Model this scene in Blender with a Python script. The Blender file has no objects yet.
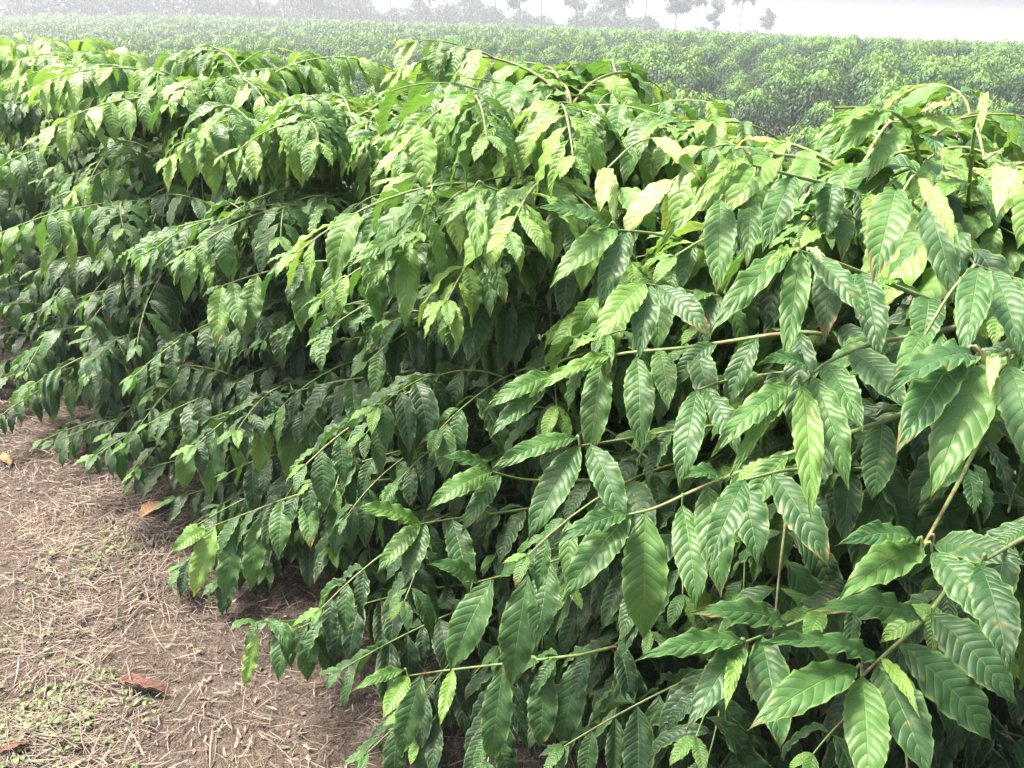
import bpy, math, random
import numpy as np
from mathutils import Matrix, Vector

R = math.radians
rng = np.random.default_rng(7)
random.seed(7)
scene = bpy.context.scene
col = scene.collection

# ------------------------------------------------------------------ camera
W_, H_, F_ = 1024, 768, 852.0
CAM = np.array([0.0, 0.0, 1.93])
PITCH, ROLL = R(22.85), R(1.9)
fwd = np.array([0, math.cos(PITCH), -math.sin(PITCH)])
up0 = np.array([0, math.sin(PITCH), math.cos(PITCH)])
ri0 = np.array([1.0, 0, 0])
upv = math.cos(ROLL) * up0 - math.sin(ROLL) * ri0
riv = math.cos(ROLL) * ri0 + math.sin(ROLL) * up0
cd = bpy.data.cameras.new('camera')
cd.sensor_width = 36.0
cd.lens = 36.0 * F_ / W_
cd.clip_start = 0.05
cd.clip_end = 4000
cam = bpy.data.objects.new('camera', cd)
col.objects.link(cam)
cam.matrix_world = Matrix(((riv[0], upv[0], -fwd[0], CAM[0]), (riv[1], upv[1], -fwd[1], CAM[1]),
                           (riv[2], upv[2], -fwd[2], CAM[2]), (0, 0, 0, 1)))
scene.camera = cam

NV = np.array([1, 1, 0]) / math.sqrt(2)      # across the rows, away from the path
SV = np.array([-1, 1, 0]) / math.sqrt(2)     # along the rows


def ray(px, py):
    return fwd + riv * ((px - W_ / 2) / F_) + upv * ((H_ / 2 - py) / F_)


def at(px, py, n):
    """point on the vertical sheet that lies n metres across the rows"""
    d = ray(px, py)
    return CAM + d * (n / max(d @ NV, 0.05))


def rows(n, s, z=0.0):
    p = NV * n + SV * s
    return np.array([p[0], p[1], z])


def sstep(a, b, x):
    t = np.clip((x - a) / (b - a), 0, 1)
    return t * t * (3 - 2 * t)


def ground_z(x, y):
    n = (x + y) / math.sqrt(2)
    return -2.6 * sstep(2.6, 7.0, n) + 2.7 * np.clip((n - 6.5) / 60, 0, 1)


def on_ground(px, py):
    d = ray(px, py)
    return CAM + d * (-CAM[2] / d[2])


# ------------------------------------------------------------------ materials
def new_mat(name):
    m = bpy.data.materials.new(name)
    m.use_nodes = True
    nt = m.node_tree
    for n in list(nt.nodes):
        nt.nodes.remove(n)
    out = nt.nodes.new('ShaderNodeOutputMaterial')
    return m, nt, out


class NT:
    def __init__(s, nt):
        s.nt = nt

    def n(s, typ, **kw):
        node = s.nt.nodes.new(typ)
        for k, v in kw.items():
            if k == 'inp':
                for kk, vv in v.items():
                    if isinstance(vv, bpy.types.NodeSocket):
                        s.nt.links.new(vv, node.inputs[kk])
                    else:
                        node.inputs[kk].default_value = vv
            else:
                setattr(node, k, v)
        return node

    def math(s, op, a, b=None, clamp=False):
        node = s.nt.nodes.new('ShaderNodeMath')
        node.operation = op
        node.use_clamp = clamp
        for i, v in enumerate((a, b)):
            if v is None:
                continue
            if isinstance(v, bpy.types.NodeSocket):
                s.nt.links.new(v, node.inputs[i])
            else:
                node.inputs[i].default_value = v
        return node.outputs[0]

    def ramp(s, fac, stops):
        node = s.nt.nodes.new('ShaderNodeValToRGB')
        el = node.color_ramp.elements
        while len(el) < len(stops):
            el.new(0.5)
        for e, (p, c) in zip(el, stops):
            e.position = p
            e.color = (*c, 1)
        s.nt.links.new(fac, node.inputs[0])
        return node.outputs[0]

    def mix(s, fac, a, b, typ='MIX'):
        node = s.nt.nodes.new('ShaderNodeMix')
        node.data_type = 'RGBA'
        node.blend_type = typ
        for k, v in ((0, fac), (6, a), (7, b)):
            if isinstance(v, bpy.types.NodeSocket):
                s.nt.links.new(v, node.inputs[k])
            elif k == 0:
                node.inputs[0].default_value = v
            else:
                node.inputs[k].default_value = (*v, 1)
        return node.outputs[2]


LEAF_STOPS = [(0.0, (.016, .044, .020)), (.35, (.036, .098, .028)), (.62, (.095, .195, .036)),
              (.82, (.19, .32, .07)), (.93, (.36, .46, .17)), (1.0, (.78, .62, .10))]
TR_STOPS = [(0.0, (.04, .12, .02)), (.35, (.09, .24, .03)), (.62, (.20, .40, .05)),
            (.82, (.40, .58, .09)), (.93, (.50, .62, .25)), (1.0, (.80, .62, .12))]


def leaf_material(name, veins=True, stops=LEAF_STOPS, trans=0.24, rough=0.46, dull=0.0, lightc=(.22, .36, .10)):
    m, nt, out = new_mat(name)
    q = NT(nt)
    tint = q.n('ShaderNodeAttribute', attribute_name='tint').outputs['Fac']
    noise = q.n('ShaderNodeTexNoise', inp={'Scale': 22.0, 'Detail': 3.0})
    geo = q.n('ShaderNodeNewGeometry')
    nt.links.new(geo.outputs['Position'], noise.inputs['Vector'])
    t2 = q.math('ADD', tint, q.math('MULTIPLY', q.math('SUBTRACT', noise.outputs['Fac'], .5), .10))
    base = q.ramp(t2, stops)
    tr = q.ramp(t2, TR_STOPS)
    bumpn = None
    if veins:
        uv = q.n('ShaderNodeUVMap', uv_map='leaf_uv')
        sep = q.n('ShaderNodeSeparateXYZ', inp={0: uv.outputs[0]})
        au = q.math('ABSOLUTE', sep.outputs[0])
        v = sep.outputs[1]
        rnd = q.n('ShaderNodeAttribute', attribute_name='rnd').outputs['Fac']
        ph = q.math('SUBTRACT', q.math('MULTIPLY', v, q.math('ADD', 10.3, q.math('MULTIPLY', rnd, 3.2))), q.math('MULTIPLY', q.math('POWER', au, 1.3), 1.7))
        sn = q.math('ABSOLUTE', q.math('SINE', q.math('MULTIPLY', ph, math.pi)))     # 0 on a lateral vein
        vein = q.math('SUBTRACT', 1.0, q.math('MULTIPLY', sn, 3.6), clamp=True)
        mid = q.math('SUBTRACT', 1.0, q.math('MULTIPLY', au, 20.0), clamp=True)
        both = q.math('MAXIMUM', q.math('MULTIPLY', vein, .55), mid)
        light = q.mix(.5, base, lightc)
        base = q.mix(q.math('MULTIPLY', both, .75), base, light)
        # lighter, slightly yellow margin on many leaves
        edge = q.math('MULTIPLY', q.math('SUBTRACT', au, .84, clamp=True), 5.5, clamp=True)
        base = q.mix(edge, base, light)
        # blemishes
        n2 = q.n('ShaderNodeTexNoise', inp={'Scale': 75.0, 'Detail': 2.0})
        nt.links.new(geo.outputs['Position'], n2.inputs['Vector'])
        spot = q.math('MULTIPLY', q.math('SUBTRACT', n2.outputs['Fac'], .62, clamp=True), 7.0, clamp=True)
        base = q.mix(q.math('MULTIPLY', spot, .5), base, (.20, .17, .06))
        # a third of the leaves have a brown, dried tip or edge
        far_ = q.math('ADD', q.math('MULTIPLY', v, .8), q.math('MULTIPLY', au, .25))
        sick = q.math('MULTIPLY', q.math('FRACT', q.math('MULTIPLY', rnd, 37.0)), .34)
        br = q.math('MULTIPLY', q.math('SUBTRACT', q.math('ADD', q.math('ADD', far_, sick), q.math('MULTIPLY', noise.outputs['Fac'],   .5)), 1.37, clamp=True), 9.0, clamp=True)
        base = q.mix(q.math('MULTIPLY', br, .85), base, (.19, .12, .045))
        h = q.math('ADD', q.math('POWER', sn, .6), q.math('MULTIPLY', mid, -.8))
        h = q.math('ADD', h, q.math('MULTIPLY', n2.outputs['Fac'], .35))
        bumpn = q.n('ShaderNodeBump', inp={'Strength': .65, 'Distance': .0017, 'Height': h}).outputs[0]
    back = q.mix(.45, base, (.16, .24, .11))
    colr = q.mix(geo.outputs['Backfacing'], base, back)
    bs = q.n('ShaderNodeBsdfPrincipled', inp={'Base Color': colr, 'Roughness': rough})
    bs.inputs['Specular IOR Level'].default_value = .42 - dull
    rg = q.math('ADD', q.math('ADD', rough - .12, q.math('MULTIPLY', noise.outputs['Fac'], .3)), q.math('MULTIPLY', geo.outputs['Backfacing'], .25))
    nt.links.new(rg, bs.inputs['Roughness'])
    tl = q.n('ShaderNodeBsdfTranslucent', inp={'Color': tr})
    if bumpn is not None:
        nt.links.new(bumpn, bs.inputs['Normal'])
        nt.links.new(bumpn, tl.inputs['Normal'])
    mx = q.n('ShaderNodeMixShader', inp={0: trans, 1: bs.outputs[0], 2: tl.outputs[0]})
    nt.links.new(mx.outputs[0], out.inputs[0])
    return m


M_LEAF = leaf_material('coffee_leaf')
M_LEAF_FAR = leaf_material('coffee_leaf_distant', veins=False, trans=.10, rough=.56, dull=.17)
DEAD = [(0, (.05, .022, .018)), (.3, (.14, .05, .032)), (.6, (.30, .19, .09)), (.8, (.42, .34, .20)), (1, (.5, .42, .12))]
M_DEAD = leaf_material('dead_leaf', stops=DEAD, trans=.05, rough=.75, lightc=(.24, .15, .09))


def simple_mat(name, stops, scale=30, rough=.8, bump=.3, dist=.002, vec=(1, 1, 1)):
    m, nt, out = new_mat(name)
    q = NT(nt)
    geo = q.n('ShaderNodeNewGeometry')
    mp = q.n('ShaderNodeMapping', inp={'Vector': geo.outputs['Position'], 'Scale': vec})
    no = q.n('ShaderNodeTexNoise', inp={'Scale': scale, 'Detail': 5.0, 'Vector': mp.outputs[0]})
    c = q.ramp(no.outputs['Fac'], stops)
    b = q.n('ShaderNodeBump', inp={'Strength': bump, 'Distance': dist, 'Height': no.outputs['Fac']})
    bs = q.n('ShaderNodeBsdfPrincipled', inp={'Base Color': c, 'Roughness': rough, 'Normal': b.outputs[0]})
    nt.links.new(bs.outputs[0], out.inputs[0])
    return m


M_TWIG = simple_mat('green_twig', [(.38, (.10, .17, .045)), (.52, (.17, .23, .08)), (.62, (.15, .11, .06))], 26, .6, .3)
M_BARK = simple_mat('coffee_bark', [(.3, (.10, .075, .055)), (.7, (.25, .20, .15))], 60, .85, .6, .004, (1, 1, .2))
M_TRUNK = simple_mat('tree_bark', [(.3, (.05, .045, .04)), (.7, (.11, .10, .09))], 3, .9, .3, .02)


def tint_mat(name, stops, rough=.8, trans=0.0):
    m, nt, out = new_mat(name)
    q = NT(nt)
    tint = q.n('ShaderNodeAttribute', attribute_name='tint').outputs['Fac']
    c = q.ramp(tint, stops)
    bs = q.n('ShaderNodeBsdfPrincipled', inp={'Base Color': c, 'Roughness': rough})
    if trans:
        tl = q.n('ShaderNodeBsdfTranslucent', inp={'Color': c})
        mx = q.n('ShaderNodeMixShader', inp={0: trans, 1: bs.outputs[0], 2: tl.outputs[0]})
        nt.links.new(mx.outputs[0], out.inputs[0])
    else:
        nt.links.new(bs.outputs[0], out.inputs[0])
    return m


M_STRAW = tint_mat('dry_straw', [(0, (.085, .065, .054)), (.4, (.22, .175, .14)), (.75, (.37, .30, .235)), (1, (.56, .48, .38))])
M_WEED = tint_mat('weed_leaf', [(0, (.05, .08, .03)), (.6, (.11, .16, .055)), (1, (.20, .25, .09))], .6, .25)
M_TREE = tint_mat('tree_foliage', [(0, (.03, .055, .03)), (.5, (.055, .09, .045)), (1, (.10, .14, .06))], .7, .2)


def ground_material():
    m, nt, out = new_mat('soil')
    q = NT(nt)
    geo = q.n('ShaderNodeNewGeometry')
    P = geo.outputs['Position']
    n1 = q.n('ShaderNodeTexNoise', inp={'Scale': 2.2, 'Detail': 6.0, 'Vector': P})
    n2 = q.n('ShaderNodeTexNoise', inp={'Scale': 38.0, 'Detail': 8.0, 'Roughness': .7, 'Vector': P})
    n3 = q.n('ShaderNodeTexNoise', inp={'Scale': 160.0, 'Detail': 4.0, 'Vector': P})
    c1 = q.ramp(n2.outputs['Fac'], [(.34, (.026, .019, .017)), (.5, (.060, .047, .041)), (.68, (.165, .135, .113))])
    c2 = q.ramp(n3.outputs['Fac'], [(.34, (.035, .026, .023)), (.66, (.23, .185, .155))])
    c = q.mix(.38, c1, c2)
    g = q.math('MULTIPLY', q.math('SUBTRACT', n1.outputs['Fac'], .53, clamp=True), 4.0, clamp=True)
    c = q.mix(q.math('MULTIPLY', g, .5), c, (.17, .16, .075))
    h = q.math('ADD', n2.outputs['Fac'], q.math('MULTIPLY', n3.outputs['Fac'], .4))
    b = q.n('ShaderNodeBump', inp={'Strength': 1.0, 'Distance': .022, 'Height': h})
    bs = q.n('ShaderNodeBsdfPrincipled', inp={'Base Color': c, 'Roughness': .95, 'Normal': b.outputs[0]})
    bs.inputs['Specular IOR Level'].default_value = .15
    nt.links.new(bs.outputs[0], out.inputs[0])
    return m


M_SOIL = ground_material()


# ------------------------------------------------------------------ mesh helpers
def build_mesh(name, verts, quads, mat, tint=None, uv=None, smooth=True):
    me = bpy.data.meshes.new(name)
    verts = np.asarray(verts, np.float32)
    quads = np.asarray(quads, np.int32)
    nq, k = quads.shape
    me.vertices.add(len(verts))
    me.vertices.foreach_set('co', verts.ravel())
    me.loops.add(nq * k)
    me.loops.foreach_set('vertex_index', quads.ravel())
    me.polygons.add(nq)
    me.polygons.foreach_set('loop_start', np.arange(0, nq * k, k, dtype=np.int32))
    if tint is not None:
        a = me.attributes.new('tint', 'FLOAT', 'POINT')
        a.data.foreach_set('value', np.asarray(tint, np.float32))
    if uv is not None:
        a = me.attributes.new('rnd', 'FLOAT', 'POINT')
        a.data.foreach_set('value', RND['a'].astype(np.float32))
    if uv is not None:
        u = me.uv_layers.new(name='leaf_uv')
        u.data.foreach_set('uv', np.asarray(uv, np.float32)[quads.ravel()].ravel())
    me.update(calc_edges=True)
    me.polygons.foreach_set('use_smooth', np.full(nq, smooth))
    me.materials.append(mat)
    me.update()
    return me


def link(name, me, parent=None, loc=None):
    o = bpy.data.objects.new(name, me)
    col.objects.link(o)
    if parent is not None:
        o.parent = parent
    if loc is not None:
        o.location = tuple(loc)
    return o


def tag(o, label=None, cat=None, group=None, kind=None):
    for k, v in (('label', label), ('category', cat), ('group', group), ('kind', kind)):
        if v:
            o[k] = v
    return o


WT = np.array([0, .04, .12, .25, .40, .55, .70, .82, .90, .95, 1.0])
WW = np.array([.05, .16, .50, .86, 1.0, .97, .78, .50, .24, .10, .0])


def nrm(a):
    return a / np.maximum(np.linalg.norm(a, axis=-1, keepdims=True), 1e-9)


RND = {}


def leaves_geo(L, nt=16, nu=6):
    """L: dict of arrays P,D,W,len,wid,droop,tint,fold,wave,twist -> verts, quads, tint, uv. All the blades of one branch."""
    P, D, Wd = L['P'], nrm(L['D']), L['W']
    n = len(P)
    ln, wd = L['len'][:, None], L['wid'][:, None]
    t = np.linspace(0, 1, nt + 1)
    G = L.get('G')
    if G is None:
        G = np.tile(np.array([0, 0, -1.0]), (n, 1))
    T = nrm(D[:, None, :] * (1 - .35 * t[None, :, None]) + G[:, None, :] * (L['droop'][:, None] * t[None, :])[..., None])
    C = np.zeros((n, nt + 1, 3))
    C[:, 1:] = np.cumsum((T[:, 1:] + T[:, :-1]) / 2, axis=1) * (ln / nt)[..., None]
    C += P[:, None, :]
    Wv = Wd[:, None, :] - np.sum(Wd[:, None, :] * T, -1, keepdims=True) * T
    Wv = nrm(Wv)
    Nn = np.cross(Wv, T)
    Nn = nrm(Nn)
    tw = (L['twist'][:, None] * (t[None, :] - .2))[..., None]
    Wv, Nn = Wv * np.cos(tw) + Nn * np.sin(tw), Nn * np.cos(tw) - Wv * np.sin(tw)
    w = np.interp(t, WT, WW)
    u = np.linspace(-1, 1, nu + 1)
    if nu >= 4:
        u = np.sign(u) * np.abs(u) ** .9
    U, Tt = u[None, None, :], t[None, :, None]
    half = (wd[..., None] / 2) * w[None, :, None]
    ed = 1 + .05 * np.sin(2 * np.pi * 11 * Tt + L['ph'][:, None, None] + np.sign(U) * 1.1) * (np.abs(U) > .8) * (nu >= 4)
    x = U * half * ed
    pill = np.abs(np.sin(np.pi * ((10.3 + 3.2 * (L['ph'][:, None, None] / 6.28)) * Tt - 1.7 * np.abs(U) ** 1.3))) ** .7 if nt >= 20 else 0 * Tt * U
    wv = L['wave'][:, None, None] * np.abs(U) ** 2.5 * np.sin(2 * np.pi * 5.5 * Tt + L['ph'][:, None, None] + np.sign(U) * .9) * (nu >= 4)
    z = L['fold'][:, None, None] * np.abs(x) - L['fold'][:, None, None] * .9 * (x ** 2) / (wd[..., None] / 2 + 1e-9) * .8
    z = z + ln[..., None] * (wv * w[None, :, None] + .0095 * pill * np.minimum(1, 3 * w[None, :, None]))
    if nu >= 4:
        ph = L['ph'][:, None, None]
        z = z + ln[..., None] * (.016 * np.sin(3.1 * Tt * 3 + 2.2 * U + ph) + .009 * np.sin(17 * Tt - 4.1 * U + 2.3 * ph)) * np.minimum(1, 4 * Tt) * np.abs(U) ** .7
    V = C[:, :, None, :] + x[..., None] * Wv[:, :, None, :] + z[..., None] * Nn[:, :, None, :]
    m = (nt + 1) * (nu + 1)
    i, j = np.meshgrid(np.arange(nt), np.arange(nu), indexing='ij')
    a = i * (nu + 1) + j
    q = np.stack([a, a + 1, a + nu + 2, a + nu + 1], -1).reshape(-1, 4)
    Q = (q[None] + (np.arange(n) * m)[:, None, None]).reshape(-1, 4)
    uvv = np.broadcast_to(np.stack(np.broadcast_arrays(U[0], Tt[0]), -1), (n, nt + 1, nu + 1, 2)).reshape(-1, 2)
    tt = np.repeat(L['tint'], m)
    RND['a'] = np.repeat(L['ph'] / 6.2832, m)
    return V.reshape(-1, 3), Q, tt, uvv


class Leaves:
    def __init__(s):
        s.r = []

    def add(s, P, D, W, ln, wid, droop, tint, fold=.35, wave=None, twist=None, G=None):
        s.r.append((P, D, W, ln, wid, droop, tint, fold, rng.uniform(.010, .034) if wave is None else wave,
                    rng.normal(0, .25) if twist is None else twist, rng.uniform(0, 6.28), G if G is not None else (0, 0, -1.0)))

    def arrays(s):
        k = list(zip(*s.r))
        f = lambda i: np.array(k[i], float)
        return dict(P=f(0), D=f(1), W=f(2), len=f(3), wid=f(4), droop=f(5), tint=f(6), fold=f(7), wave=f(8), twist=f(9), ph=f(10), G=f(11))

    def mesh(s, name, nt, nu, mat):
        v, q, t, uv = leaves_geo(s.arrays(), nt, nu)
        return build_mesh(name, v, q, mat, t, uv)


def tube_geo(pts, rad, sides=6):
    pts = np.asarray(pts, float)
    n = len(pts)
    T = nrm(np.gradient(pts, axis=0))
    ref = np.array([0.3, 0.2, 1.0]) if abs(T[0][2]) < .8 else np.array([1.0, .2, .1])
    A = nrm(np.cross(T, ref))
    B = np.cross(T, A)
    th = np.linspace(0, 2 * np.pi, sides, endpoint=False)
    rad = np.asarray(rad, float)
    V = pts[:, None] + rad[:, None, None] * (np.cos(th)[None, :, None] * A[:, None] + np.sin(th)[None, :, None] * B[:, None])
    i, j = np.meshgrid(np.arange(n - 1), np.arange(sides), indexing='ij')
    a = i * sides + j
    b = i * sides + (j + 1) % sides
    Q = np.stack([a, b, b + sides, a + sides], -1).reshape(-1, 4)
    V = V.reshape(-1, 3)
    c0, c1 = len(V), len(V) + 1
    V = np.vstack([V, pts[0], pts[-1]])
    return V, Q


def tubes_mesh(name, items, mat, sides=6):
    vs, qs, o = [], [], 0
    for pts, rad in items:
        v, q = tube_geo(pts, rad, sides)
        vs.append(v)
        qs.append(q + o)
        o += len(v)
    return build_mesh(name, np.vstack(vs), np.vstack(qs), mat)


def smooth_line(pts, n):
    """Catmull-Rom through the points"""
    p = np.asarray(pts, float)
    p = np.vstack([2 * p[0] - p[1], p, 2 * p[-1] - p[-2]])
    out = []
    seg = len(p) - 3
    for k in range(n):
        g = k / (n - 1) * seg
        i = min(int(g), seg - 1)
        t = g - i
        a, b, c, d = p[i:i + 4]
        out.append(.5 * ((2 * b) + (c - a) * t + (2 * a - 5 * b + 4 * c - d) * t * t + (3 * b - a - 3 * c + d) * t ** 3))
    return np.array(out)


def at_len(poly, spacing, start=0.0):
    d = np.linalg.norm(np.diff(poly, axis=0), axis=1)
    c = np.concatenate([[0], np.cumsum(d)])
    g = np.arange(start, c[-1], spacing)
    P = np.stack([np.interp(g, c, poly[:, k]) for k in range(3)], -1)
    T = nrm(np.stack([np.interp(g + .01, c, poly[:, k]) - np.interp(g - .01, c, poly[:, k]) for k in range(3)], -1) + 1e-9)
    return P, T, g / c[-1], c[-1]


def dress(lv, poly, z0, start, spacing, size, topness, young=True, gap=.12):
    """opposite drooping leaves on every node of a branch (poly runs from the stem to the tip)"""
    P, T, f, total = at_len(poly, spacing, start)
    for k in range(len(P)):
        if rng.random() < gap * (1.6 - f[k]):
            continue
        tip = f[k]
        side = np.cross(T[k], (0, 0, 1.0))
        side = side / (np.linalg.norm(side) + 1e-6)
        for sg in (-1, 1):
            if rng.random() < .08:
                continue
            out = side * sg
            fw = rng.uniform(.15, .75) if tip < .85 else rng.uniform(.8, 1.5)
            D = out * rng.uniform(.75, 1.1) + T[k] * fw + np.array([0, 0, rng.uniform(-.45, .25)])
            D += rng.normal(0, .12, 3)
            ln = size * rng.uniform(.72, 1.2) * (1 - .42 * max(0, (tip - .82) / .18))
            Wd = np.cross(D, (0, 0, 1.0)) + rng.normal(0, .22, 3)
            ti = .0 + .45 * topness + .15 * rng.random() + .30 * (tip > .84) * rng.random() + (.26 * topness * tip)  # young growth paler; also paints the crown lit and low leaves shaded
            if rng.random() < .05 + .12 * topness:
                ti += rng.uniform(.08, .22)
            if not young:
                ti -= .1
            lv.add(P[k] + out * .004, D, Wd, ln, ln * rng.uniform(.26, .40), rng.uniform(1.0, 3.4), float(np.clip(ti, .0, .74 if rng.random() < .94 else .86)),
                   fold=rng.uniform(.15, .5) if rng.random() < .85 else rng.uniform(.9, 1.7), twist=rng.normal(0, .3) if rng.random() < .85 else rng.normal(0, 1.1))
    # the terminal pair of young leaves
    Tt = nrm(poly[-1] - poly[-4])
    side = np.cross(Tt, (0, 0, 1.0))
    for sg in (-1, 1):
        ln = size * rng.uniform(.3, .55)
        D = Tt + side * sg * .5 + np.array([0, 0, rng.uniform(-.1, .4)])
        lv.add(poly[-1], D, np.cross(D, (0, 0, 1.0)), ln, ln * .36, rng.uniform(.3, 1), float(np.clip(rng.uniform(.25, .62) + .28 * topness, 0, .88)))


def branch_curve(base, az, length, elev, sag, n=14):
    """leaves the stem at elev and bends over under its own weight"""
    p = np.array(base, float)
    out = [p.copy()]
    h = np.array([math.cos(az), math.sin(az), 0])
    e = elev
    bend = rng.normal(0, .25)
    for k in range(n):
        a = az + bend * (k / n)
        h = np.array([math.cos(a), math.sin(a), 0])
        d = h * math.cos(e) + np.array([0, 0, math.sin(e)])
        p = p + d * (length / n)
        out.append(p.copy())
        e -= sag / n
    return np.array(out)


# ------------------------------------------------------------------ nearest plants of the front row: every branch on its own
NSTEM = 1.78
NEAR = [  # s along the row, height, radius, label
    (-0.38, 1.87, .80, 'tall coffee plant at the right edge, nearest the camera, only its left side showing'),
    (0.68, 1.88, .84, 'big coffee plant with yellow leaves on its crown, right of the middle'),
    (1.58, 1.95, .88, 'coffee plant in the middle, between the yellow-leaved one and the one overhanging the path'),
    (2.52, 1.88, .86, 'coffee plant whose long low comb-like branches hang over the bare path, left of the middle'),
    (3.50, 1.86, 1.0, 'coffee plant behind the dark hollow where the path meets the hedge'),
    (4.58, 1.86, 1.04, 'coffee plant with one low drooping branch just over the path at far left'),
]

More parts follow.
